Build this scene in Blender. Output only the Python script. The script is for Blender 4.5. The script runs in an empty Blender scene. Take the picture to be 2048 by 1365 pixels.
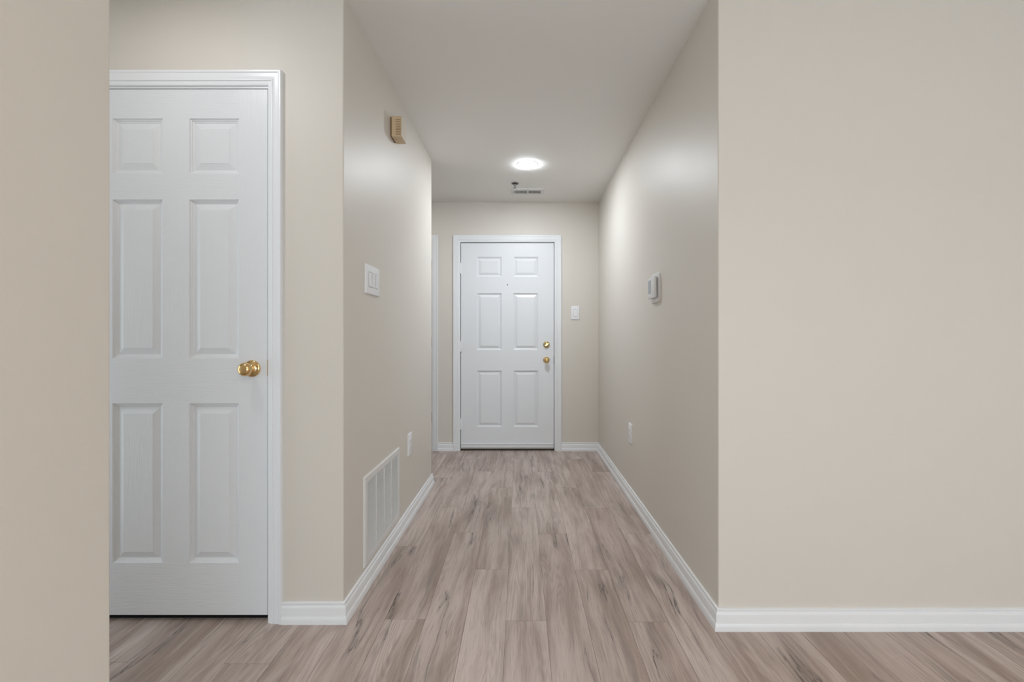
import bpy, bmesh, math, random
from mathutils import Vector, Matrix

sc = bpy.context.scene
COL = sc.collection
random.seed(7)
H = 1.124            # camera height above the floor
F = 930.0            # focal length in pixels of the 2048 px wide frame

# ------------------------------------------------------------------ camera
cam_d = bpy.data.cameras.new('camera')
cam = bpy.data.objects.new('camera', cam_d)
COL.objects.link(cam)
cam.location = (0, 0, H)
cam.rotation_euler = (math.radians(90), 0, 0)
cam_d.sensor_width = 36.0
cam_d.lens = F / 2048 * 36.0
cam_d.shift_x = -22.4 / 2048
cam_d.shift_y = -8.1 / 2048
cam_d.clip_start = 0.02
sc.camera = cam

# ------------------------------------------------------------------ world and exposure
world = bpy.data.worlds.new('world')
sc.world = world
world.use_nodes = True
bg = world.node_tree.nodes['Background']
bg.inputs['Color'].default_value = (0.80, 0.90, 1.0, 1)
bg.inputs['Strength'].default_value = 1.2

vs = sc.view_settings
vs.view_transform = 'Standard'
vs.look = 'None'
vs.gamma = 1.0
vs.use_curve_mapping = False
vs.exposure = 0.27

# ------------------------------------------------------------------ large lights of the rooms and added fill
def area(name, loc, rot, size, size_y, power, color, shape='RECTANGLE'):
    d = bpy.data.lights.new(name, 'AREA')
    d.shape = shape
    d.size = size
    if shape in ('RECTANGLE', 'ELLIPSE'):
        d.size_y = size_y
    d.energy = power
    d.color = color
    o = bpy.data.objects.new(name, d)
    o.location = loc
    o.rotation_euler = rot
    COL.objects.link(o)
    return o

# daylight through the glass door behind the camera
area('daylight', (1.55, -3.42, 1.05), (math.radians(90), 0, 0), 2.3, 1.9, 57, (0.66, 0.83, 1.0))
# round ceiling lamps of the living room and of the side passage
LAMPS = [(0.35, -1.0, 10), (2.1, -2.2, 7)]
for i, (lx, ly, pw) in enumerate(LAMPS):
    area('room_lamp', (lx, ly, 2.475), (0, 0, 0), 0.5, 0.5, pw, (1.0, 0.85, 0.68), 'DISK')
area('passage_lamp', (-1.30, 1.22, 2.475), (0, 0, 0), 0.16, 0.16, 3.5, (0.98, 0.98, 1.0), 'DISK')
# added upward fill behind the camera to lighten the ceiling, no real lamp
area('uplight_fill', (0.9, -1.5, 1.75), (math.radians(180), 0, 0), 0.35, 0.35, 25, (1.0, 0.83, 0.64), 'DISK')
# added cool fill at the left end of the side passage, no real opening
area('passage_fill', (-2.80, 1.32, 0.95), (math.radians(90), 0, math.radians(-90)), 0.9, 1.8, 8, (0.74, 0.88, 1.0))
area('foyer_fill', (-1.5, 4.05, 2.45), (0, 0, 0), 0.3, 0.3, 3.0, (1.0, 0.96, 0.92), 'DISK')  # unseen area light over the foyer, fills the hall end

# ------------------------------------------------------------------ geometry of the walls (plan)
LX0, LY0 = -0.709, 1.834      # near outer corner of the left hall wall
LX1, LY1 = -0.698, 3.540      # far outer corner
RX0, RY0 = 0.752, 1.792       # near outer corner of the right hall wall
RX1, BY = 0.741, 4.593        # inner corner at the back wall
def ceil_z(y):                # underside of the ceiling, sags very slightly to the back
    return 2.485 - (y - 1.8) * 0.0105
def left_x(y):
    return LX0 + (LX1 - LX0) * (y - LY0) / (LY1 - LY0)
def right_x(y):
    return RX0 + (RX1 - RX0) * (y - RY0) / (BY - RY0)
ANG_L = -math.atan2(LX1 - LX0, LY1 - LY0)
ANG_R = -math.atan2(RX1 - RX0, BY - RY0)

# ------------------------------------------------------------------ materials
def new_mat(name):
    m = bpy.data.materials.new(name)
    m.use_nodes = True
    nt = m.node_tree
    b = nt.nodes['Principled BSDF']
    return m, nt, b

def N(nt, kind, **props):
    n = nt.nodes.new(kind)
    for k, v in props.items():
        setattr(n, k, v)
    return n

def paint(name, color, rough=0.5, bump_scale=0.0, bump=0.0, spec=0.5, metallic=0.0, stretch=(1, 1, 1), detail=3.0, dist=0.001, coat=0.0):
    m, nt, b = new_mat(name)
    b.inputs['Base Color'].default_value = (*color, 1)
    b.inputs['Roughness'].default_value = rough
    b.inputs['Specular IOR Level'].default_value = spec
    b.inputs['Metallic'].default_value = metallic
    b.inputs['Coat Weight'].default_value = coat
    tc = N(nt, 'ShaderNodeTexCoord')
    mp = N(nt, 'ShaderNodeMapping')
    mp.inputs['Scale'].default_value = stretch
    nt.links.new(tc.outputs['Object'], mp.inputs['Vector'])
    # slight uneven sheen so the surface is not perfectly uniform
    n2 = N(nt, 'ShaderNodeTexNoise')
    n2.inputs['Scale'].default_value = 3.0
    nt.links.new(mp.outputs['Vector'], n2.inputs['Vector'])
    mr = N(nt, 'ShaderNodeMapRange')
    mr.inputs['To Min'].default_value = max(rough - 0.03, 0.02)
    mr.inputs['To Max'].default_value = rough + 0.03
    nt.links.new(n2.outputs['Fac'], mr.inputs['Value'])
    nt.links.new(mr.outputs['Result'], b.inputs['Roughness'])
    if bump > 0:
        n = N(nt, 'ShaderNodeTexNoise')
        n.inputs['Scale'].default_value = bump_scale
        n.inputs['Detail'].default_value = detail
        nt.links.new(mp.outputs['Vector'], n.inputs['Vector'])
        bp = N(nt, 'ShaderNodeBump')
        bp.inputs['Strength'].default_value = bump
        bp.inputs['Distance'].default_value = dist
        nt.links.new(n.outputs['Fac'], bp.inputs['Height'])
        nt.links.new(bp.outputs['Normal'], b.inputs['Normal'])
    return m

M_WALL = paint('beige_wall_paint', (0.708, 0.663, 0.598), 0.47, 170, 0.16, 0.38, dist=0.0012)
M_CEIL = paint('ceiling_paint', (0.86, 0.842, 0.805), 0.75, 190, 0.12, 0.3, dist=0.001)
M_TRIM = paint('white_trim_paint', (0.83, 0.84, 0.85), 0.30, 60, 0.05, 0.5, dist=0.0006)
M_DOOR = paint('white_door_paint', (0.79, 0.805, 0.82), 0.36, 40, 0.04, 0.5, dist=0.0006)
M_GRAIN_V = paint('white_door_vertical_grain', (0.76, 0.775, 0.79), 0.34, 26, 0.75, 0.5, stretch=(13, 13, 0.6), dist=0.0009)
M_GRAIN_H = paint('white_door_horizontal_grain', (0.76, 0.775, 0.79), 0.34, 26, 0.75, 0.5, stretch=(0.6, 13, 13), dist=0.0009)
M_PLASTIC = paint('white_plastic', (0.84, 0.84, 0.85), 0.32)
M_PLASTIC_D = paint('white_plastic_shaded', (0.36, 0.36, 0.37), 0.4)  # white plastic darkened to stand for shade in gaps and recesses
M_METAL_W = paint('white_enamelled_metal', (0.76, 0.75, 0.73), 0.40)
M_DARK = paint('dark_recess', (0.02, 0.02, 0.02), 0.8)  # near-black for dark parts and for shade painted into holes
M_VENT_DARK = paint('slat_gap_shade', (0.05, 0.05, 0.045), 0.8)  # near-black standing for the shade behind louvres and lattice
M_BRASS = paint('polished_brass', (0.76, 0.52, 0.24), 0.05, metallic=1.0)
M_BRASS2 = paint('yellow_brass', (0.60, 0.50, 0.22), 0.16, metallic=1.0)
M_STEEL = paint('dull_steel', (0.42, 0.40, 0.37), 0.35, metallic=1.0)
M_CHROME = paint('chrome', (0.36, 0.36, 0.36), 0.15, metallic=1.0)
M_TAN = paint('aged_cream_plastic', (0.66, 0.50, 0.31), 0.45, 300, 0.05)
M_TAN_F = paint('cream_lattice_plastic', (0.80, 0.72, 0.58), 0.45)
M_TAN_D = paint('brown_slot', (0.22, 0.12, 0.05), 0.7)
M_LCD = paint('grey_lcd', (0.33, 0.36, 0.39), 0.25)
M_THERMO = paint('thermostat_plastic', (0.74, 0.74, 0.73), 0.35)
M_GREY = paint('door_bottom_seal', (0.33, 0.30, 0.26), 0.6)
M_SUBFLOOR = paint('plank_joint', (0.11, 0.085, 0.07), 0.8)

def glow_mat(name, color, strength):
    m, nt, b = new_mat(name)
    b.inputs['Base Color'].default_value = (0.9, 0.9, 0.9, 1)
    b.inputs['Emission Color'].default_value = (*color, 1)
    b.inputs['Emission Strength'].default_value = strength
    return m
M_LED = glow_mat('lit_lamp_lens', (0.86, 0.93, 1.0), 268)

def glass_mat():
    m, nt, b = new_mat('window_glass')
    b.inputs['Base Color'].default_value = (1, 1, 1, 1)
    b.inputs['Roughness'].default_value = 0.0
    b.inputs['Transmission Weight'].default_value = 1.0
    b.inputs['IOR'].default_value = 1.01
    return m
M_GLASS = glass_mat()

def floor_mat():
    m, nt, b = new_mat('grey_oak_laminate')
    L = nt.links
    tc = N(nt, 'ShaderNodeTexCoord')
    at = N(nt, 'ShaderNodeAttribute', attribute_name='plank')
    off = N(nt, 'ShaderNodeVectorMath', operation='MULTIPLY')
    L.new(at.outputs['Color'], off.inputs[0])
    off.inputs[1].default_value = (53.0, 91.0, 0.0)
    add = N(nt, 'ShaderNodeVectorMath', operation='ADD')
    L.new(tc.outputs['Object'], add.inputs[0])
    L.new(off.outputs[0], add.inputs[1])
    def mapped(sx, sy, src=add.outputs[0]):
        v = N(nt, 'ShaderNodeVectorMath', operation='MULTIPLY')
        L.new(src, v.inputs[0])
        v.inputs[1].default_value = (sx, sy, 1)
        return v.outputs[0]
    def noise(vec, detail=4.0, rough=0.55, distortion=0.0, scale=1.0):
        n = N(nt, 'ShaderNodeTexNoise')
        n.inputs['Scale'].default_value = scale
        n.inputs['Detail'].default_value = detail
        n.inputs['Roughness'].default_value = rough
        n.inputs['Distortion'].default_value = distortion
        L.new(vec, n.inputs['Vector'])
        return n.outputs['Fac']
    def rng(val, a, b_, c=0.0, d=1.0, smooth=True):
        r = N(nt, 'ShaderNodeMapRange')
        r.interpolation_type = 'SMOOTHSTEP' if smooth else 'LINEAR'
        r.inputs['From Min'].default_value = a
        r.inputs['From Max'].default_value = b_
        r.inputs['To Min'].default_value = c
        r.inputs['To Max'].default_value = d
        L.new(val, r.inputs['Value'])
        return r.outputs['Result']
    def math_(op, a, b_=None):
        n = N(nt, 'ShaderNodeMath', operation=op)
        for i, v in enumerate((a, b_)):
            if v is None:
                continue
            if isinstance(v, (int, float)):
                n.inputs[i].default_value = v
            else:
                L.new(v, n.inputs[i])
        return n.outputs[0]
    def mix(fac, a, b_):
        n = N(nt, 'ShaderNodeMix', data_type='RGBA')
        if isinstance(fac, (int, float)):
            n.inputs['Factor'].default_value = fac
        else:
            L.new(fac, n.inputs['Factor'])
        for key, v in (('A', a), ('B', b_)):
            sock = [s for s in n.inputs if s.name == key and s.type == 'RGBA'][0]
            if isinstance(v, tuple):
                sock.default_value = (*v, 1)
            else:
                L.new(v, sock)
        return [s for s in n.outputs if s.type == 'RGBA'][0]
    # warp the grain sideways so it wanders like real growth rings
    wv = noise(mapped(3.0, 1.6), 2.0)
    wsh = math_('MULTIPLY', math_('SUBTRACT', wv, 0.5), 0.075)
    cx = N(nt, 'ShaderNodeCombineXYZ')
    L.new(wsh, cx.inputs['X'])
    wadd = N(nt, 'ShaderNodeVectorMath', operation='ADD')
    L.new(add.outputs[0], wadd.inputs[0])
    L.new(cx.outputs[0], wadd.inputs[1])
    W = wadd.outputs[0]
    tone = noise(mapped(11.0, 1.3, W), 3.0)             # broad light and dark areas
    streak = noise(mapped(46.0, 1.7, W), 5.0, 0.62)     # growth bands
    fine = noise(mapped(300.0, 7.0, W), 4.0, 0.7)     # pores
    # per plank tone
    sep = N(nt, 'ShaderNodeSeparateColor')
    L.new(at.outputs['Color'], sep.inputs['Color'])
    base = mix(rng(sep.outputs['Blue'], 0, 1, 0, 1, False), (0.530, 0.435, 0.392), (0.615, 0.520, 0.476))
    c = mix(rng(tone, 0.40, 0.68), base, (0.375, 0.290, 0.248))
    c = mix(math_('MULTIPLY', rng(streak, 0.46, 0.70), 0.42), c, (0.255, 0.192, 0.160))
    c = mix(math_('MULTIPLY', rng(streak, 0.44, 0.26), 0.35), c, (0.52, 0.455, 0.41))
    c = mix(math_('MULTIPLY', rng(fine, 0.50, 0.68), 0.50), c, (0.20, 0.150, 0.125))
    c = mix(math_('MULTIPLY', rng(fine, 0.42, 0.25), 0.25), c, (0.60, 0.54, 0.49))
    # cathedral growth rings: contour lines of a slow field
    field = noise(mapped(6.5, 0.42, W), 2.0, 0.45)
    fine_rings = math_('MULTIPLY', math_('ADD', math_('SINE', math_('MULTIPLY', field, 260.0)), 1.0), 0.5)
    where = rng(noise(mapped(6.0, 0.9), 2.0), 0.42, 0.60)
    c = mix(math_('MULTIPLY', math_('MULTIPLY', fine_rings, where), 0.30), c, (0.235, 0.175, 0.148))
    # grey smoky heart streaks
    smoke = noise(mapped(19.0, 1.25, W), 4.0, 0.6, 0.1)
    sm = rng(smoke, 0.575, 0.74)
    c = mix(math_('MULTIPLY', sm, 0.62), c, (0.200, 0.180, 0.168))
    # dark cracks: thin ridge lines living inside the smoky parts
    ridge = noise(mapped(10.5, 0.80, W), 6.0, 0.52, 0.0)
    rr = math_('ABSOLUTE', math_('SUBTRACT', ridge, 0.5))
    line = rng(rr, 0.0, 0.0075, 1.0, 0.0)
    mask = rng(noise(mapped(7.0, 1.3), 2.0), 0.52, 0.62)
    crack = math_('MULTIPLY', line, mask)
    halo = math_('MULTIPLY', rng(rr, 0.0, 0.05, 1.0, 0.0), mask)
    c = mix(math_('MULTIPLY', halo, 0.40), c, (0.19, 0.165, 0.150))
    c = mix(math_('MULTIPLY', crack, 0.80), c, (0.070, 0.055, 0.048))
    # knots
    vo = N(nt, 'ShaderNodeTexVoronoi')
    vo.inputs['Scale'].default_value = 1.0
    vo.inputs['Randomness'].default_value = 1.0
    L.new(mapped(4.2, 1.9, W), vo.inputs['Vector'])
    d = vo.outputs['Distance']
    kn = rng(d, 0.02, 0.20, 1.0, 0.0)
    rings = math_('MULTIPLY', math_('ADD', math_('SINE', math_('MULTIPLY', d, 120.0)), 1.0), 0.5)
    kf = math_('MULTIPLY', kn, math_('ADD', math_('MULTIPLY', rings, 0.35), 0.35))
    c = mix(math_('MULTIPLY', kf, 0.7), c, (0.165, 0.145, 0.130))
    c = mix(rng(d, 0.015, 0.045, 0.75, 0.0), c, (0.08, 0.065, 0.06))
    L.new(c, b.inputs['Base Color'])
    L.new(rng(streak, 0.3, 0.7, 0.36, 0.48), b.inputs['Roughness'])
    b.inputs['Specular IOR Level'].default_value = 0.42
    hh = math_('SUBTRACT', math_('MULTIPLY', fine, 0.5), crack)
    bp = N(nt, 'ShaderNodeBump')
    bp.inputs['Strength'].default_value = 0.22
    bp.inputs['Distance'].default_value = 0.0006
    L.new(hh, bp.inputs['Height'])
    L.new(bp.outputs['Normal'], b.inputs['Normal'])
    return m
M_FLOOR = floor_mat()

# ------------------------------------------------------------------ helpers
def link(name, bm, mats, parent=None, loc=(0, 0, 0), smooth=False, auto=None):
    me = bpy.data.meshes.new(name)
    bmesh.ops.recalc_face_normals(bm, faces=bm.faces)
    bm.to_mesh(me)
    bm.free()
    if not isinstance(mats, (list, tuple)):
        mats = [mats]
    for m in mats:
        me.materials.append(m)
    if smooth:
        me.polygons.foreach_set('use_smooth', [True] * len(me.polygons))
        if auto is not None:
            me.set_sharp_from_angle(angle=math.radians(auto))
    o = bpy.data.objects.new(name, me)
    o.location = loc
    COL.objects.link(o)
    if parent:
        o.parent = parent
    return o

def thing(name, label, cat, loc, rz=0.0, group=None, kind=None):
    o = bpy.data.objects.new(name, None)
    o.empty_display_size = 0.05
    o.location = loc
    o.rotation_euler = (0, 0, rz)
    COL.objects.link(o)
    if label:
        o['label'] = label
    if cat:
        o['category'] = cat
    if group:
        o['group'] = group
    if kind:
        o['kind'] = kind
    return o

def struct(o, label=None):
    o['kind'] = 'structure'
    if label:
        o['label'] = label
    return o

def add_box(bm, x0, x1, y0, y1, z0, z1, bev=0.0, seg=2, mi=0):
    vs_ = [bm.verts.new((x, y, z)) for x in (x0, x1) for y in (y0, y1) for z in (z0, z1)]
    fs = [(0, 1, 3, 2), (4, 6, 7, 5), (0, 4, 5, 1), (2, 3, 7, 6), (0, 2, 6, 4), (1, 5, 7, 3)]
    faces = [bm.faces.new([vs_[i] for i in f]) for f in fs]
    bmesh.ops.recalc_face_normals(bm, faces=faces)
    for f in faces:
        f.material_index = mi
    if bev > 0:
        edges = {e for f in faces for e in f.edges}
        r = bmesh.ops.bevel(bm, geom=list(edges), offset=bev, segments=seg, profile=0.5, affect='EDGES')
        for f in r['faces']:
            f.material_index = mi
    return faces

def add_prism(bm, pts, ztop, z0=0.0, mi=0):
    """plan polygon extruded from z0 up to ztop (number or function of y)"""
    f = ztop if callable(ztop) else (lambda y: ztop)
    lo = [bm.verts.new((x, y, z0)) for x, y in pts]
    hi = [bm.verts.new((x, y, f(y))) for x, y in pts]
    n = len(pts)
    fs = [bm.faces.new(lo[::-1]), bm.faces.new(hi)]
    for i in range(n):
        fs.append(bm.faces.new([lo[i], lo[(i + 1) % n], hi[(i + 1) % n], hi[i]]))
    for q in fs:
        q.material_index = mi
    return fs

def round_corner(p_prev, p, p_next, r=0.006, n=4):
    """small bull-nosed drywall corner bead"""
    a = (Vector(p_prev) - Vector(p)).normalized()
    b = (Vector(p_next) - Vector(p)).normalized()
    s, e = Vector(p) + a * r, Vector(p) + b * r
    out = []
    for i in range(n + 1):
        t = i / n
        out.append(tuple((1 - t) ** 2 * s + 2 * t * (1 - t) * Vector(p) + t * t * e))
    return out

def sweep(bm, path, prof, before=None, after=None, side=1, closed_ends=True, mi=0):
    """profile points (distance from wall, height) along a plan path; side=+1: room is to the left of the direction"""
    P = [Vector(p) for p in path]
    def nrm(a, b):
        d = (b - a).normalized()
        return Vector((-d.y, d.x)) * side
    rings = []
    for i, p in enumerate(P):
        n1 = nrm(P[i - 1], p) if i > 0 else (nrm(Vector(before), p) if before else None)
        n2 = nrm(p, P[i + 1]) if i < len(P) - 1 else (nrm(p, Vector(after)) if after else None)
        if n1 is None: n1 = n2
        if n2 is None: n2 = n1
        m = n1 + n2
        m = m / m.dot(n1)
        rings.append([bm.verts.new((p.x + m.x * d, p.y + m.y * d, z)) for d, z in prof])
    k = len(prof)
    for a, b in zip(rings[:-1], rings[1:]):
        for j in range(k):
            f = bm.faces.new([a[j], a[(j + 1) % k], b[(j + 1) % k], b[j]])
            f.material_index = mi
    if closed_ends:
        bm.faces.new(rings[0])
        bm.faces.new(rings[-1][::-1])

def lathe(bm, prof, origin, axis='y-', seg=48, mi=0):
    """prof: (distance along axis, radius)"""
    ox, oy, oz = origin
    rings = []
    for d, r in prof:
        ring = []
        for i in range(seg):
            a = 2 * math.pi * i / seg
            u, v = math.cos(a) * r, math.sin(a) * r
            if axis == 'y-': co = (ox + u, oy - d, oz + v)
            elif axis == 'x+': co = (ox + d, oy + u, oz + v)
            elif axis == 'x-': co = (ox - d, oy + u, oz + v)
            elif axis == 'z-': co = (ox + u, oy + v, oz - d)
            else: co = (ox + u, oy + v, oz + d)
            ring.append(bm.verts.new(co))
        rings.append(ring)
    for a, b in zip(rings[:-1], rings[1:]):
        for i in range(seg):
            f = bm.faces.new([a[i], a[(i + 1) % seg], b[(i + 1) % seg], b[i]])
            f.material_index = mi
    bm.faces.new(rings[0]).material_index = mi
    bm.faces.new(rings[-1]).material_index = mi

def rrect(cx, cy, w, h, r, n=6):
    pts = []
    for sx, sy, a0 in ((1, 1, 0), (-1, 1, 90), (-1, -1, 180), (1, -1, 270)):
        for i in range(n + 1):
            a = math.radians(a0 + 90 * i / n)
            pts.append((cx + sx * (w / 2 - r) + r * math.cos(a), cy + sy * (h / 2 - r) + r * math.sin(a)))
    return pts

def add_slab(bm, loops, mapper, mi=0):
    """stack of equal-count outlines [(pts, depth)...] lofted together; mapper(u, v, d) gives xyz"""
    rings = [[bm.verts.new(mapper(u, v, d)) for u, v in pts] for pts, d in loops]
    n = len(rings[0])
    for a, b in zip(rings[:-1], rings[1:]):
        for i in range(n):
            bm.faces.new([a[i], a[(i + 1) % n], b[(i + 1) % n], b[i]]).material_index = mi
    bm.faces.new(rings[0][::-1]).material_index = mi
    bm.faces.new(rings[-1]).material_index = mi

# ================================================================== FLOOR
def build_floor():
    W, LEN = 0.1605, 1.2192
    X0 = -0.0687
    offs = {-9: 1.606, -8: 2.40, -7: 1.10, -6: 1.598, -5: 2.05, -4: 2.493, -3: 1.850, -2: 2.666, -1: 2.2486,
            0: 1.840, 1: 2.654, 2: 2.242, 3: 1.832, 4: 2.652, 5: 2.245}
    bm = bmesh.new()
    col = bm.loops.layers.float_color.new('plank')
    XMIN, XMAX, YMIN, YMAX = -3.10, 3.72, -3.62, 4.74
    SK = -0.0065
    c0, c1 = math.floor((XMIN - X0) / W) - 1, math.ceil((XMAX - X0) / W) + 1
    g = 0.0005
    rnd = random.Random(23)
    for c in range(c0, c1):
        base = offs.get(c, 1.84 + {0: 0, 1: 0.814, 2: 0.407}[c % 3] + rnd.uniform(-.1, .1))
        k0 = math.floor((YMIN - base) / LEN) - 1
        for k in range(k0, k0 + 11):
            y0, y1 = base + k * LEN, base + (k + 1) * LEN
            y0c, y1c = max(y0, YMIN), min(y1, YMAX)
            if y1c <= y0c: continue
            xa, xb = X0 + c * W, X0 + (c + 1) * W
            cv = (rnd.random(), rnd.random(), rnd.random(), 1)
            def pt(x, y, z):
                xx = x + SK * (y - 1.84)
                return (min(max(xx, XMIN), XMAX), y, z)
            ya, yb = y0c + 2 * g, y1c - g
            q = [pt(xa + g, ya, 0), pt(xb - g, ya, 0), pt(xb - g, yb, 0), pt(xa + g, yb, 0)]
            if q[1][0] - q[0][0] < 1e-4: continue
            lo = [bm.verts.new((x, y, -0.0015)) for x, y, _ in q]
            hi = [bm.verts.new(p) for p in q]
            fs = [bm.faces.new(hi)]
            for i in range(4):
                fs.append(bm.faces.new([lo[i], lo[(i + 1) % 4], hi[(i + 1) % 4], hi[i]]))
            for f in fs:
                for l in f.loops:
                    l[col] = cv
    for f in add_box(bm, XMIN, XMAX, YMIN, YMAX, -0.10, -0.0014, mi=1):
        pass
    me_o = link('floor', bm, [M_FLOOR, M_SUBFLOOR])
    struct(me_o, 'grey-brown oak laminate plank floor')
build_floor()

# ================================================================== CEILING
bm = bmesh.new()
vs_ = []
for (x, y) in ((-3.1, -3.62), (3.72, -3.62), (3.72, 4.74), (-3.1, 4.74)):
    z = ceil_z(max(y, 1.2))
for (ya, yb) in ((-3.62, 1.2), (1.2, 4.74)):
    za, zb = ceil_z(1.2), ceil_z(max(yb, 1.2))
    v = [bm.verts.new(p) for p in ((-3.1, ya, za), (3.72, ya, za), (3.72, yb, zb), (-3.1, yb, zb),
                                   (-3.1, ya, 2.62), (3.72, ya, 2.62), (3.72, yb, 2.62), (-3.1, yb, 2.62))]
    for f in ((0, 1, 2, 3), (4, 7, 6, 5), (0, 4, 5, 1), (1, 5, 6, 2), (2, 6, 7, 3), (3, 7, 4, 0)):
        bm.faces.new([v[i] for i in f])
struct(link('ceiling', bm, M_CEIL), 'smooth off-white ceiling')

# ================================================================== WALLS
def ctop(y): return ceil_z(max(y, 1.2)) + 0.004
# left hall wall with the closet door wall, one drywall corner
D1_L, D1_R, D1_T = -1.7705, -0.9865, 2.1255      # rough opening of the closet door
bm = bmesh.new()
pts = [(D1_R, LY0)] + round_corner((D1_R, LY0), (LX0, LY0), (LX1, LY1)) + \
      round_corner((LX0, LY0), (LX1, LY1), (-2.9, LY1)) + [(-2.9, LY1), (-2.9, LY1 - 0.12), (-0.83, LY1 - 0.12), (-0.83, LY0 + 0.115), (D1_R, LY0 + 0.115)]
add_prism(bm, pts, ctop)
struct(link('wall_left', bm, M_WALL), 'beige painted left hallway wall')
bm = bmesh.new()
add_prism(bm, [(-2.9, LY0), (D1_L, LY0), (D1_L, LY0 + 0.115), (-2.9, LY0 + 0.115)], ctop)
add_prism(bm, [(D1_L, LY0), (D1_R, LY0), (D1_R, LY0 + 0.115), (D1_L, LY0 + 0.115)], ctop, z0=D1_T)
struct(link('wall_closet', bm, M_WALL), 'beige wall around the white closet door')
# right wall: hall side and the big face beside the living room
bm = bmesh.new()
pts = [(3.72, RY0)] + round_corner((3.72, RY0), (RX0, RY0), (RX1, BY)) + [(RX1, BY), (RX1 + 0.13, BY), (RX0 + 0.13, RY0 + 0.12), (3.72, RY0 + 0.12)]
add_prism(bm, pts, ctop)
struct(link('wall_right', bm, M_WALL), 'beige wall to the right of the hallway')
# back wall with the entrance door and the foyer closet door
D2_L, D2_R, D2_T = -0.641, 0.328, 2.078
D3_L, D3_R, D3_T = -1.72, -0.893, 2.078
bm = bmesh.new()
for xa, xb, z0 in ((D2_R, RX1 + 0.13, 0), (D2_L, D2_R, D2_T), (D3_R, D2_L, 0), (D3_L, D3_R, D3_T), (-2.9, D3_L, 0)):
    add_prism(bm, [(xa, BY), (xb, BY), (xb, BY + 0.14), (xa, BY + 0.14)], ctop, z0=z0)
struct(link('wall_back', bm, M_WALL), 'beige wall around the white entrance door')
# wall close to the camera on the left, ending at the side passage
NLX, NLY = -0.709, 0.7988
bm = bmesh.new()
pts = [(NLX, -3.62)] + round_corner((NLX, -3.62), (NLX, NLY), (-2.9, NLY), r=0.004) + [(-2.9, NLY), (-2.9, NLY - 0.12), (NLX - 0.12, NLY - 0.12), (NLX - 0.12, -3.62)]
add_prism(bm, pts, ctop)
struct(link('wall_near_left', bm, M_WALL), 'beige wall at the left edge')
# outer walls out of view
bm = bmesh.new()
add_prism(bm, [(-3.0, NLY - 0.12), (-2.9, NLY - 0.12), (-2.9, BY + 0.14), (-3.0, BY + 0.14)], ctop)
struct(link('wall_outer_left', bm, M_WALL))
bm = bmesh.new()
add_prism(bm, [(3.6, -3.5), (3.72, -3.5), (3.72, RY0), (3.6, RY0)], ctop)
struct(link('wall_outer_right', bm, M_WALL))
bm = bmesh.new()
for xa, xb, z0, z1 in ((NLX, 0.35, 0, None), (0.35, 2.75, 2.12, None), (2.75, 3.72, 0, None)):
    add_prism(bm, [(xa, -3.62), (xb, -3.62), (xb, -3.5), (xa, -3.5)], ctop, z0=z0)
struct(link('wall_front', bm, M_WALL))
# sliding glass door behind the camera
w = thing('window_1', None, None, (1.55, -3.56, 0), kind='structure')
bm = bmesh.new()
for xa, xb, za, zb in ((-1.2, -1.13, 0, 2.12), (1.13, 1.2, 0, 2.12), (-0.035, 0.035, 0, 2.12), (-1.2, 1.2, 2.05, 2.12), (-1.2, 1.2, 0, 0.09)):
    add_box(bm, xa, xb, -0.04, 0.04, za, zb)
link('window_frame', bm, M_TRIM, w)
bm = bmesh.new()
add_box(bm, -1.13, 1.13, -0.005, 0.005, 0.09, 2.05)
link('pane', bm, M_GLASS, w)

# ================================================================== BASEBOARDS
BASE = [(0, 0), (0, 0.0815), (0.0050, 0.0815), (0.0085, 0.0795), (0.0095, 0.0760), (0.0090, 0.0725), (0.0070, 0.0700), (0.0075, 0.0680),
        (0.0110, 0.0660), (0.0130, 0.0625), (0.0140, 0.0575), (0.0140, 0.0)]
SHOE = [(0.0140, 0.0), (0.0140, 0.0285), (0.0160, 0.0280), (0.0185, 0.0240), (0.0203, 0.0175), (0.0210, 0.0090), (0.0210, 0.0)]
def baseboard(name, path, before=None, after=None, side=1, label=None):
    bm = bmesh.new()
    sweep(bm, path, BASE, before, after, side)
    o = struct(link(name, bm, M_TRIM, smooth=True, auto=35), label)
    bm = bmesh.new()
    sweep(bm, path, SHOE, before, after, side)
    link('shoe_moulding', bm, M_TRIM, parent=o, smooth=True, auto=35)
baseboard('baseboard_left', [(-0.9467, LY0), (LX0, LY0), (LX1, LY1), (-1.30, LY1)], side=-1, label='white moulded baseboard turning the corner of the left hallway wall')
baseboard('baseboard_right', [(3.58, RY0), (RX0, RY0), (RX1, BY)], after=(0.3776, BY), side=1, label='white moulded baseboard along the right walls')
baseboard('baseboard_back_right', [(RX1, BY), (0.3776, BY)], before=(RX0, RY0), side=1, label='white baseboard right of the entrance door')
baseboard('baseboard_back_left', [(-0.691, BY), (-0.8407, BY)], side=1, label='white baseboard left of the entrance door')
baseboard('baseboard_near_left', [(NLX, -3.48), (NLX, NLY), (-2.85, NLY)], side=-1)

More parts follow.
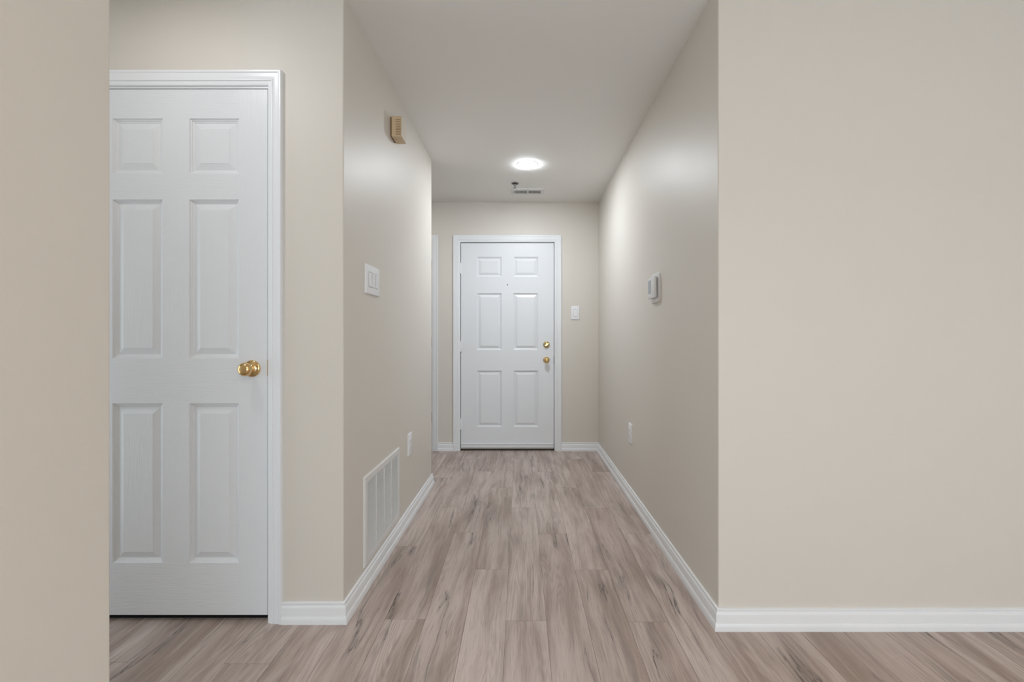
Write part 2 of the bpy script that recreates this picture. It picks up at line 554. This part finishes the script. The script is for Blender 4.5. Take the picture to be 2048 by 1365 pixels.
# ================================================================== DOORS
CASE = [(0.0, 0.0), (0.0, 0.0150), (0.0020, 0.0185), (0.0070, 0.0190), (0.0105, 0.0175), (0.0125, 0.0150), (0.0145, 0.0148), (0.0220, 0.0150), (0.0320, 0.0128),
        (0.0345, 0.0122), (0.0355, 0.0140), (0.0385, 0.0146), (0.0410, 0.0132), (0.0420, 0.0108), (0.0500, 0.0100), (0.0540, 0.0090), (0.0565, 0.0070), (0.0570, 0.0)]
def casing(parent, xl, xr, zt, ywall, wscale=1.0, y_off=0.0):
    """door casing: outer edges xl, xr, zt, in the parent's frame (parent at x=0, y=ywall, z=0)"""
    bm = bmesh.new()
    rings = []
    prof = [(u * wscale, d) for u, d in CASE]
    for (px, pz, dx, dz) in ((xl, 0.0, 1, 0), (xl, zt, 1, -1), (xr, zt, -1, -1), (xr, 0.0, -1, 0)):
        rings.append([bm.verts.new((px + dx * u, -d + y_off, pz + dz * u)) for u, d in prof])
    k = len(prof)
    for a, b in zip(rings[:-1], rings[1:]):
        for j in range(k):
            bm.faces.new([a[j], a[(j + 1) % k], b[(j + 1) % k], b[j]])
    bm.faces.new(rings[0]); bm.faces.new(rings[-1][::-1])
    return link('door_casing', bm, M_TRIM, parent, smooth=True, auto=32)

def jamb(parent, xl, xr, zt, depth, t=0.019, stop_y=0.045):
    """xl, xr, zt: inner faces of the jamb"""
    bm = bmesh.new()
    add_box(bm, xl - t, xl, 0.0, depth, 0, zt + t)
    add_box(bm, xr, xr + t, 0.0, depth, 0, zt + t)
    add_box(bm, xl, xr, 0.0, depth, zt, zt + t)
    add_box(bm, xl, xl + 0.011, stop_y, stop_y + 0.035, 0, zt)
    add_box(bm, xr - 0.011, xr, stop_y, stop_y + 0.035, 0, zt)
    add_box(bm, xl + 0.011, xr - 0.011, stop_y, stop_y + 0.035, zt - 0.011, zt)
    return link('door_frame', bm, M_TRIM, parent)

PANEL_STEPS = [(0.0030, 0.0035), (0.0065, 0.0042), (0.0085, 0.0062), (0.0130, 0.0075), (0.0165, 0.0088), (0.0400, 0.0030), (0.0410, 0.0022)]
def door_slab(parent, x0, x1, z0, z1, y, th, cols, rows, mats, scale=1.0, name='door_slab'):
    """cols/rows: panel intervals in x and z. material 0 stiles/panels, 1 rails"""
    bm = bmesh.new()
    xs = [x0] + [v for c in cols for v in c] + [x1]
    zs = [z0] + [v for r in rows for v in r] + [z1]
    grid = [[bm.verts.new((x, y, z)) for z in zs] for x in xs]
    for i in range(len(xs) - 1):
        for j in range(len(zs) - 1):
            quad = [grid[i][j], grid[i + 1][j], grid[i + 1][j + 1], grid[i][j + 1]]
            if i % 2 == 1 and j % 2 == 1:
                prev = quad
                xa, xb, za, zb = xs[i], xs[i + 1], zs[j], zs[j + 1]
                for ins, dep in PANEL_STEPS:
                    s = ins * scale
                    cur = [bm.verts.new(p) for p in ((xa + s, y + dep * 1.35, za + s), (xb - s, y + dep * 1.35, za + s), (xb - s, y + dep * 1.35, zb - s), (xa + s, y + dep * 1.35, zb - s))]
                    for k in range(4):
                        bm.faces.new([prev[k], prev[(k + 1) % 4], cur[(k + 1) % 4], cur[k]])
                    prev = cur
                bm.faces.new(prev)
            else:
                f = bm.faces.new(quad)
                if j % 2 == 0 and 0 < i < len(xs) - 2:
                    f.material_index = 1
    # back and sides
    b = [bm.verts.new(p) for p in ((x0, y + th, z0), (x1, y + th, z0), (x1, y + th, z1), (x0, y + th, z1))]
    bm.faces.new(b[::-1])
    nx, nz = len(xs), len(zs)
    bm.faces.new([grid[i][0] for i in range(nx)][::-1] + [b[0], b[1]])
    bm.faces.new([grid[i][nz - 1] for i in range(nx)] + [b[2], b[3]])
    bm.faces.new([grid[0][j] for j in range(nz)] + [b[3], b[0]])
    bm.faces.new([grid[nx - 1][j] for j in range(nz)][::-1] + [b[1], b[2]])
    return link(name, bm, mats, parent)

KNOB = [(0.012, 0.0105), (0.026, 0.0105), (0.030, 0.0125), (0.0325, 0.0175), (0.036, 0.0225), (0.041, 0.0258), (0.0465, 0.0268), (0.052, 0.0262), (0.0575, 0.0235),
        (0.0620, 0.0185), (0.0645, 0.0125), (0.0655, 0.0060), (0.0658, 0.0008)]
ROSE = [(-0.001, 0.0330), (0.002, 0.0330), (0.0045, 0.0318), (0.0060, 0.0290), (0.0085, 0.0220), (0.0115, 0.0160), (0.0150, 0.0130), (0.0165, 0.0110), (0.0165, 0.0010)]
def knob(parent, x, y, z, mat, rose_mat=None, button=False, s=1.0):
    bm = bmesh.new()
    lathe(bm, [(d * s, r * s) for d, r in KNOB], (x, y, z))
    k = link('door_knob', bm, mat, parent, smooth=True, auto=50)
    bm = bmesh.new()
    lathe(bm, [(d * s, r * s) for d, r in ROSE], (x, y, z))
    link('rosette', bm, rose_mat or mat, parent=k, smooth=True, auto=50)
    if button:
        bm = bmesh.new()
        lathe(bm, [(0.064 * s, 0.0105), (0.067 * s, 0.0105), (0.068 * s, 0.009), (0.0665 * s, 0.006), (0.0665 * s, 0.001)], (x, y, z), seg=32)
        add_box(bm, x - 0.0012, x + 0.0012, y - 0.072 * s, y - 0.066 * s, z - 0.006, z + 0.006)
        link('knob_button', bm, M_BRASS2, parent=k, smooth=True, auto=40)
    return k

def hinge(parent, x, y, z0, z1, mat, r=0.0065, leaf=0.012):
    bm = bmesh.new()
    lathe(bm, [(0, r), (z1 - z0, r)], (x, y - 0.006, z0), axis='z+', seg=16)
    lathe(bm, [(0, r * 0.6), (0.004, r * 0.9), (0.006, r * 0.3)], (x, y - 0.006, z1), axis='z+', seg=16)
    add_box(bm, x - leaf, x, y - 0.0022, y + 0.0005, z0, z1)
    add_box(bm, x, x + leaf, y - 0.0022, y + 0.0005, z0, z1)
    return link('hinge', bm, mat, parent, smooth=True, auto=35)

# --- door_1: closet door at the left
d1 = thing('door_1', 'white six-panel closet door with a brass knob, at the left', None, (0, LY0, 0), kind='structure')
casing(d1, -1.8115, -0.9467, 2.1700, LY0)
jamb(d1, -1.7505, -1.0065, 2.1055, 0.115)
sx0, sx1 = -1.7470, -1.0100
s1 = 506.3
def X1(px): return (px - 1046.4) / s1
def Z1(py): return H + (674.4 - py) / s1
cols = [(X1(225.3), X1(325.3)), (X1(378.8), X1(478.0))]
rows = [(Z1(1126.2), Z1(807.3)), (Z1(717.4), Z1(399.3)), (Z1(347.6), Z1(237.2))]
door_slab(d1, sx0, sx1, 0.026, 2.1020, 0.002, 0.035, cols, rows, [M_GRAIN_V, M_GRAIN_H])
knob(d1, X1(504.6), 0.002, Z1(737.6), M_BRASS)
bm = bmesh.new()
add_box(bm, -1.0099, -1.0066, 0.0004, 0.030, Z1(752), Z1(720))
link('strike_plate', bm, M_BRASS, d1)
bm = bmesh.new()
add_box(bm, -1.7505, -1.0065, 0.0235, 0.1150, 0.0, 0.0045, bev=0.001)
link('threshold_or_gap_shade', bm, M_DARK, d1)  # added dark strip standing for the shade under the closet door
for zz in (0.25, 1.07, 1.85):
    hinge(d1, -1.749, 0.002, zz, zz + 0.09, M_BRASS)

# --- door_2: entrance door
d2 = thing('door_2', 'white six-panel entrance door with brass deadbolt and knob, at the end of the hallway', None, (0, BY, 0), kind='structure')
casing(d2, -0.691, 0.3776, 2.1280, BY, wscale=1.17)
jamb(d2, -0.6205, 0.3075, 2.0590, 0.14, stop_y=0.052)
s2 = 202.2
def X2(px): return (px - 1046.4) / s2
def Z2(py): return H + (674.4 - py) / s2
cols = [(X2(953.8), X2(1003.3)), (X2(1026.9), X2(1076.2))]
rows = [(Z2(854.3), Z2(741.6)), (Z2(700.2), Z2(586.9)), (Z2(553.6), Z2(514.2))]
slab2 = door_slab(d2, -0.6150, 0.3025, 0.022, 2.0535, 0.008, 0.044, cols, rows, [M_DOOR, M_DOOR], scale=0.95)
knob(d2, X2(1093), 0.008, Z2(720.5), M_BRASS, button=True, s=0.97)
bm = bmesh.new()
lathe(bm, [(0, 0.0325), (0.004, 0.0325), (0.0085, 0.0305), (0.0120, 0.0245), (0.0140, 0.0150), (0.0146, 0.0070), (0.0146, 0.001)], (X2(1093), 0.008, Z2(689.8)))
db = link('deadbolt', bm, M_BRASS2, d2, smooth=True, auto=40)
bm = bmesh.new()
add_box(bm, -0.021, 0.021, -0.014, 0, -0.0050, 0.0050, bev=0.002)
tt = link('thumb_turn', bm, M_BRASS, db, loc=(X2(1093), 0.008 - 0.0145, Z2(689.8)))
tt.rotation_euler = (0, math.radians(-32), 0)
bm = bmesh.new()
lathe(bm, [(-0.001, 0.0085), (0.0025, 0.0085), (0.003, 0.0065), (0.0018, 0.0050), (0.0018, 0.0005)], (X2(1015), 0.008, Z2(570)), seg=24)
ph = link('peephole', bm, M_DOOR, d2, smooth=True, auto=40)
bm = bmesh.new()
lathe(bm, [(0.001, 0.0056), (0.0032, 0.0056), (0.0036, 0.001)], (X2(1015), 0.008, Z2(570)), seg=24)
link('peephole_lens', bm, M_DARK, ph, smooth=True)
for za, zb in ((1.749, 1.853), (0.979, 1.083), (0.208, 0.316)):
    hinge(d2, -0.6190, 0.004, za, zb, M_TRIM, r=0.0085, leaf=0.017)
# weather strip with a raised top edge and the grey seal under it
bm = bmesh.new()
add_box(bm, -0.6130, 0.3005, 0.0005, 0.0095, 0.030, 0.066, bev=0.0015)
add_box(bm, -0.6130, 0.3005, -0.0035, 0.0090, 0.064, 0.071, bev=0.0015)
link('door_sweep', bm, M_DOOR, d2)
bm = bmesh.new()
add_box(bm, -0.6130, 0.3005, 0.002, 0.0085, 0.016, 0.0305)
link('door_seal', bm, M_GREY, d2)
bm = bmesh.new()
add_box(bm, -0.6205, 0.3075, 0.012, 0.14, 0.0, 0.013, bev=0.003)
link('threshold_or_gap_shade', bm, M_DARK, d2)
bm = bmesh.new()
add_box(bm, 0.3026, 0.3074, 0.003, 0.04, Z2(727.5), Z2(712))
link('strike_plate', bm, M_DARK, d2)

# --- door_3: foyer closet door, mostly hidden behind the hallway wall
d3 = thing('door_3', 'white door casing and hinges showing past the hallway corner, left of the entrance door', None, (0, BY, 0), kind='structure')
casing(d3, -1.79, -0.8407, 2.1280, BY, wscale=1.08)
jamb(d3, -1.70, -0.9120, 2.0590, 0.14, stop_y=0.052)
cols = [(-1.59, -1.37), (-1.25, -1.03)]
door_slab(d3, -1.697, -0.9150, 0.015, 2.0545, 0.008, 0.035, cols, rows, [M_DOOR, M_DOOR], scale=0.95)
for za, zb in ((1.790, 1.885), (1.027, 1.124), (0.285, 0.375)):
    hinge(d3, -0.9055, 0.002, za, zb, M_STEEL, r=0.0065, leaf=0.010)
knob(d3, -1.64, 0.008, 0.95, M_BRASS)
# unseen dark panel added behind the doors so no daylight leaks past
bm = bmesh.new()
add_box(bm, -2.0, 0.60, BY + 0.1402, BY + 0.17, -0.10, 2.50)
struct(link('door_light_blocker', bm, M_DARK))

# ================================================================== FITTINGS ON THE LEFT HALL WALL
# local frame of these things: +x points out of the wall into the hall, y along the wall (away from the camera), z up
def mapl(u, v, d): return (d, u, v)
def on_left(name, label, cat, y, z, group=None):
    return thing(name, label, cat, (left_x(y), y, z), ANG_L, group)
def on_right(name, label, cat, y, z, group=None):
    # +x of the local frame points into the hall as well: turned by 180 degrees
    return thing(name, label, cat, (right_x(y), y, z), ANG_R + math.pi, group)
def on_back(name, label, cat, x, z, group=None):
    return thing(name, label, cat, (x, BY, z), -math.pi / 2, group)

def wall_plate(parent, w, h, holes=(), t=0.0065, mat=None):
    bm = bmesh.new()
    add_slab(bm, [(rrect(0, 0, w, h, 0.004), 0.0), (rrect(0, 0, w, h, 0.004), t * 0.45), (rrect(0, 0, w - 0.004, h - 0.004, 0.003), t * 0.85), (rrect(0, 0, w - 0.009, h - 0.009, 0.003), t)], mapl)
    return link('cover_plate', bm, mat or M_PLASTIC, parent, smooth=True, auto=30)

def rocker(parent, u, t=0.0065, on=True, w=0.033, h=0.066):
    """a decorator rocker paddle, pressed in at top or bottom, in a frame coloured dark for the gap shade"""
    bm = bmesh.new()
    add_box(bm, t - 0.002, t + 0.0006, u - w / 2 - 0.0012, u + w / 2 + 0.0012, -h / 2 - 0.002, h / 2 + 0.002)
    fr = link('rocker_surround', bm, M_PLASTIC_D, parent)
    bm = bmesh.new()
    a, b = (0.0010, 0.0052) if on else (0.0052, 0.0010)
    P = [(t - 0.001, -h / 2), (t + b, -h / 2 + 0.001), (t + 0.0022, 0), (t + a, h / 2 - 0.001), (t - 0.001, h / 2)]
    L_ = [bm.verts.new((x, u - w / 2 + 0.0006, z)) for x, z in P]
    R_ = [bm.verts.new((x, u + w / 2 - 0.0006, z)) for x, z in P]
    bm.faces.new(L_); bm.faces.new(R_[::-1])
    for i in range(5):
        bm.faces.new([L_[i], L_[(i + 1) % 5], R_[(i + 1) % 5], R_[i]])
    link('rocker', bm, M_PLASTIC, parent)
    return fr

def screw(parent, u, v, t, mat=None, r=0.0032):
    bm = bmesh.new()
    lathe(bm, [(t - 0.001, r), (t + 0.0006, r), (t + 0.0012, r * 0.6), (t + 0.0012, 0.0004)], (0, u, v), axis='x+', seg=16)
    return link('screw', bm, mat or M_PLASTIC, parent, smooth=True, auto=40)

# triple switch
t = on_left('light_switch', 'white three-gang rocker switch plate on the left hallway wall below the cream box', 'light switch', 2.168, 1.3865)
wall_plate(t, 0.186, 0.134, t=0.0085)
for k in range(3):
    rocker(t, (k - 1) * 0.046, 0.0085, on=(k == 0))
    for v in (-0.049, 0.049):
        screw(t, (k - 1) * 0.046, v, 0.0085, r=0.0026)

# outlets (duplex receptacles)
def outlet(t):
    wall_plate(t, 0.086, 0.137)
    for v in (-0.0195, 0.0195):
        bm = bmesh.new()
        add_slab(bm, [(rrect(0, v, 0.034, 0.030, 0.012), 0.004), (rrect(0, v, 0.034, 0.030, 0.012), 0.0082), (rrect(0, v, 0.032, 0.028, 0.011), 0.0088)], mapl)
        r = link('receptacle', bm, M_PLASTIC, t, smooth=True, auto=30)
        bm = bmesh.new()
        add_box(bm, 0.0080, 0.0092, -0.0075, -0.0055, v - 0.001, v + 0.008)
        add_box(bm, 0.0080, 0.0092, 0.0055, 0.0075, v - 0.001, v + 0.007)
        add_box(bm, 0.0080, 0.0092, -0.0022, 0.0022, v - 0.0095, v - 0.0045)
        link('slots', bm, M_DARK, r)
    screw(t, 0, 0, 0.0065)
outlet(on_left('wall_outlet', 'white duplex outlet on the left hallway wall beyond the return-air grille', 'outlet', 2.868, 0.463, 'wall outlets in the hallway'))
outlet(on_right('wall_outlet', 'white duplex outlet low on the right hallway wall, below and beyond the thermostat', 'outlet', 3.225, 0.455, 'wall outlets in the hallway'))

# return-air grille
GY0, GY1, GZ0, GZ1 = 2.056, 2.622, 0.1005, 0.503
t = on_left('return_air_grille', 'large white louvred return-air grille low on the left hallway wall above the baseboard', 'vent', (GY0 + GY1) / 2, (GZ0 + GZ1) / 2)
gw, gh = GY1 - GY0, GZ1 - GZ0
bm = bmesh.new()
ow, oh, iw, ih = gw / 2, gh / 2, gw / 2 - 0.034, gh / 2 - 0.034
def ring_rect(bm, loops, mp):
    rings = [[bm.verts.new(mp(u, v, d)) for u, v in ((-a, -b), (a, -b), (a, b), (-a, b))] for a, b, d in loops]
    for p, q in zip(rings, rings[1:] + rings[:1]):
        for i in range(4):
            bm.faces.new([p[i], p[(i + 1) % 4], q[(i + 1) % 4], q[i]])
ring_rect(bm, [(ow, oh, 0.0), (ow, oh, 0.004), (ow - 0.006, oh - 0.006, 0.0085), (iw + 0.002, ih + 0.002, 0.0085), (iw, ih, 0.0065), (iw, ih, 0.0)], mapl)
link('frame', bm, M_METAL_W, t)
bm = bmesh.new()
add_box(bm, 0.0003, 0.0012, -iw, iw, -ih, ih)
link('duct_shade_sheet', bm, M_VENT_DARK, t)  # dark sheet in place of the shaded duct
bm = bmesh.new()
n = 36
pitch = 2 * ih / n
for i in range(n):
    zc = -ih + (i + 0.5) * pitch
    # blade: tilted slat, lower edge outward
    sec = [(0.0012, zc + pitch * 0.10), (0.0022, zc + pitch * 0.16), (0.0080, zc - pitch * 0.12), (0.0078, zc - pitch * 0.24), (0.0064, zc - pitch * 0.24)]
    A = [bm.verts.new((x, -iw, z)) for x, z in sec]
    B = [bm.verts.new((x, iw, z)) for x, z in sec]
    bm.faces.new(A); bm.faces.new(B[::-1])
    for k in range(5):
        bm.faces.new([A[k], A[(k + 1) % 5], B[(k + 1) % 5], B[k]])
link('louvres', bm, M_METAL_W, t)
for k in (1, 2, 3):
    u = -iw + 2 * iw * k / 4
    bm = bmesh.new()
    add_box(bm, 0.0012, 0.0086, u - 0.0045, u + 0.0045, -ih, ih)
    link('mullion', bm, M_METAL_W, t)
for u in (-ow + 0.017, ow - 0.017):
    for v in (-oh + 0.017, oh - 0.017):
        screw(t, u, v, 0.0085, M_METAL_W, r=0.004)

# cream door-chime box high on the left wall
CY0, CY1, CZ0, CZ1 = 2.462, 2.560, 2.186, 2.296
t = on_left('door_chime', 'aged cream slotted plastic chime box high on the left hallway wall under the ceiling', 'door chime', (CY0 + CY1) / 2, (CZ0 + CZ1) / 2)
cw, ch = (CY1 - CY0) / 2, (CZ1 - CZ0) / 2
bm = bmesh.new()
add_box(bm, 0.0, 0.008, -cw + 0.004, cw - 0.004, -ch + 0.004, ch - 0.004)
link('mounting_base', bm, M_TAN_D, t)
bm = bmesh.new()
add_box(bm, 0.008, 0.058, -cw, cw, -ch, ch, bev=0.0015)
box = link('housing', bm, M_TAN, t)
bm = bmesh.new()
for i in range(10):
    z = ch - 0.020 - i * 0.0088
    add_box(bm, 0.030, 0.0565, -cw - 0.0006, -cw + 0.001, z - 0.0026, z)
link('side_slots', bm, M_TAN_D, box)
bm = bmesh.new()
add_box(bm, 0.0575, 0.0590, -cw + 0.002, cw - 0.002, -ch + 0.002, ch - 0.002)
front = link('front_grille', bm, M_VENT_DARK, t)  # dark sheet painting the shade behind the lattice
bm = bmesh.new()
for i in range(13):
    z = -ch + 0.006 + i * (2 * ch - 0.012) / 12
    add_box(bm, 0.0588, 0.0610, -cw + 0.001, cw - 0.001, z - 0.0022, z + 0.0022)
for i in range(9):
    u = -cw + 0.004 + i * (2 * cw - 0.008) / 8
    add_box(bm, 0.0588, 0.0607, u - 0.0016, u + 0.0016, -ch + 0.001, ch - 0.001)
link('lattice', bm, M_TAN_F, front)
bm = bmesh.new()
lathe(bm, [(0.0, 0.0025), (0.001, 0.0025), (0.0012, 0.0005)], (0.024, -cw + 0.03, -ch), axis='z-', seg=16)
link('screw', bm, M_TAN_D, box)

# ================================================================== THERMOSTAT (right hall wall)
t = on_right('thermostat', 'white thermostat with a grey screen on a rounded backplate on the right hallway wall', 'thermostat', 2.615, 1.399)
bm = bmesh.new()
def bp_(w, h, r, d): return (rrect(0, 0, w, h, r, 8), d)
add_slab(bm, [bp_(0.170, 0.166, 0.030, 0.0), bp_(0.170, 0.166, 0.030, 0.005), bp_(0.164, 0.160, 0.028, 0.0085), bp_(0.152, 0.148, 0.024, 0.010)], mapl)
link('backplate', bm, M_THERMO, t, smooth=True, auto=30)
bm = bmesh.new()
add_box(bm, 0.009, 0.020, -0.063, 0.056, -0.054, 0.056)
link('sub_base', bm, M_PLASTIC_D, t)
bm = bmesh.new()
add_box(bm, 0.016, 0.029, -0.070, 0.062, -0.058, 0.060, bev=0.0035, seg=3)
body = link('body', bm, M_THERMO, t, smooth=True, auto=35)
bm = bmesh.new()
add_box(bm, 0.0285, 0.0296, -0.061, -0.006, -0.030, 0.046)
link('screen', bm, M_LCD, body)
for u in (-0.048, -0.020):
    bm = bmesh.new()
    add_box(bm, 0.0285, 0.0305, u - 0.007, u + 0.007, -0.050, -0.042, bev=0.0005)
    link('button', bm, M_PLASTIC, body)
screw(t, 0.055, 0.062, 0.0095)

# ================================================================== SWITCH BESIDE THE ENTRANCE DOOR
t = on_back('light_switch', 'white single rocker switch plate right of the entrance door', 'light switch', (1150.6 - 1046.4) / 202.6, H + (674.4 - 626.1) / 202.6)
wall_plate(t, 0.082, 0.134, t=0.0075)
rocker(t, 0, 0.0075, on=True)
for v in (-0.049, 0.049):
    screw(t, 0, v, 0.0075, r=0.0026)

# ================================================================== CEILING FITTINGS
def on_ceiling(name, label, cat, x, y):
    o = thing(name, label, cat, (x, y, ceil_z(y)))
    o.rotation_euler = (-math.atan(0.0105), 0, 0)
    return o
# recessed LED lamp
t = on_ceiling('ceiling_light', 'small round recessed ceiling light, lit bright white, in the hallway ceiling', 'ceiling light', 0.0335, 3.615)
bm = bmesh.new()
prof = [(0.0, 0.0830), (0.0012, 0.0830), (0.0024, 0.0800), (0.0028, 0.0760), (0.0028, 0.0735), (0.0, 0.0735)]
seg = 64
rings = [[bm.verts.new((math.cos(2 * math.pi * i / seg) * r, math.sin(2 * math.pi * i / seg) * r, -d)) for i in range(seg)] for d, r in prof]
for a, b in zip(rings, rings[1:] + rings[:1]):
    for i in range(seg):
        bm.faces.new([a[i], a[(i + 1) % seg], b[(i + 1) % seg], b[i]])
link('trim_ring', bm, M_PLASTIC, t, smooth=True, auto=40)
bm = bmesh.new()
lathe(bm, [(0.0005, 0.0734), (0.0040, 0.0731), (0.0062, 0.0700), (0.0078, 0.0600), (0.0088, 0.0400), (0.0092, 0.0010)], (0, 0, 0), axis='z-', seg=64)
link('lens', bm, M_LED, t, smooth=True, auto=60)

# fire sprinkler: escutcheon cup, frame arms, deflector
t = on_ceiling('fire_sprinkler', 'small chrome fire sprinkler hanging from the ceiling in front of the ceiling vent', 'sprinkler', (1030.0 - 1046.4) / 230, 4.045)
bm = bmesh.new()
lathe(bm, [(-0.002, 0.037), (0.0015, 0.037), (0.0045, 0.034), (0.0050, 0.030), (0.0030, 0.026), (0.0025, 0.001)], (0, 0, 0), axis='z-', seg=40)
esc = link('escutcheon', bm, M_CHROME, t, smooth=True, auto=40)
bm = bmesh.new()
lathe(bm, [(0.0024, 0.0255), (0.0036, 0.0255), (0.0032, 0.020), (0.0028, 0.001)], (0, 0, 0), axis='z-', seg=32)
link('cup_recess', bm, M_DARK, parent=esc, smooth=True)
bm = bmesh.new()
lathe(bm, [(0.002, 0.0100), (0.014, 0.0090), (0.017, 0.0060), (0.020, 0.0060)], (0, 0, 0), axis='z-', seg=24)
for s in (-1, 1):
    add_box(bm, s * 0.0075 - 0.0018, s * 0.0075 + 0.0018, -0.003, 0.003, -0.034, -0.014)
add_box(bm, -0.0090, 0.0090, -0.0032, 0.0032, -0.038, -0.032)
link('frame_arms', bm, M_CHROME, t, smooth=True, auto=35)
bm = bmesh.new()
lathe(bm, [(0.018, 0.0028), (0.036, 0.0022)], (0, 0, 0), axis='z-', seg=16)
link('bulb', bm, M_CHROME, t, smooth=True, auto=35)
bm = bmesh.new()
lathe(bm, [(0.038, 0.004), (0.0405, 0.004), (0.0410, 0.0135), (0.0425, 0.0135), (0.0430, 0.002)], (0, 0, 0), axis='z-', seg=24)
link('deflector', bm, M_CHROME, t, smooth=True, auto=35)

# ceiling register
t = on_ceiling('ceiling_vent', 'white rectangular ceiling vent with two banks of slots in front of the back wall', 'vent', 0.0415, 4.262)
vw, vd = 0.148, 0.080
def mapc(u, v, d): return (u, v, -d)
bm = bmesh.new()
ring_rect(bm, [(vw, vd, 0.0), (vw, vd, 0.0025), (vw - 0.008, vd - 0.008, 0.0075), (0.120, 0.042, 0.0075), (0.120, 0.042, 0.0)], mapc)
link('frame', bm, M_METAL_W, t)
bm = bmesh.new()
add_box(bm, -0.120, 0.120, -0.042, 0.042, -0.0012, -0.0002)
link('duct_shade_sheet', bm, M_VENT_DARK, t)  # dark sheet painting the shade above the slats
bm = bmesh.new()
add_box(bm, -0.0065, 0.0065, -0.042, 0.042, -0.0075, -0.001)
link('centre_bar', bm, M_METAL_W, t)
for s in (-1, 1):
    bm = bmesh.new()
    for i in range(15):
        u = s * 0.0065 + s * (i + 0.5) * (0.1135 / 15)
        q = [(u - 0.0024, -0.0072), (u - 0.0012, -0.0072), (u + 0.0022, -0.0016), (u + 0.0010, -0.0016)]
        A = [bm.verts.new((x, -0.042, z)) for x, z in q]
        B = [bm.verts.new((x, 0.042, z)) for x, z in q]
        bm.faces.new(A); bm.faces.new(B[::-1])
        for k in range(4):
            bm.faces.new([A[k], A[(k + 1) % 4], B[(k + 1) % 4], B[k]])
    link('slat_bank', bm, M_METAL_W, t)
bm = bmesh.new()
add_box(bm, -0.138, -0.126, -0.003, 0.003, -0.0120, -0.0070, bev=0.001)
link('damper_lever', bm, M_STEEL, t)
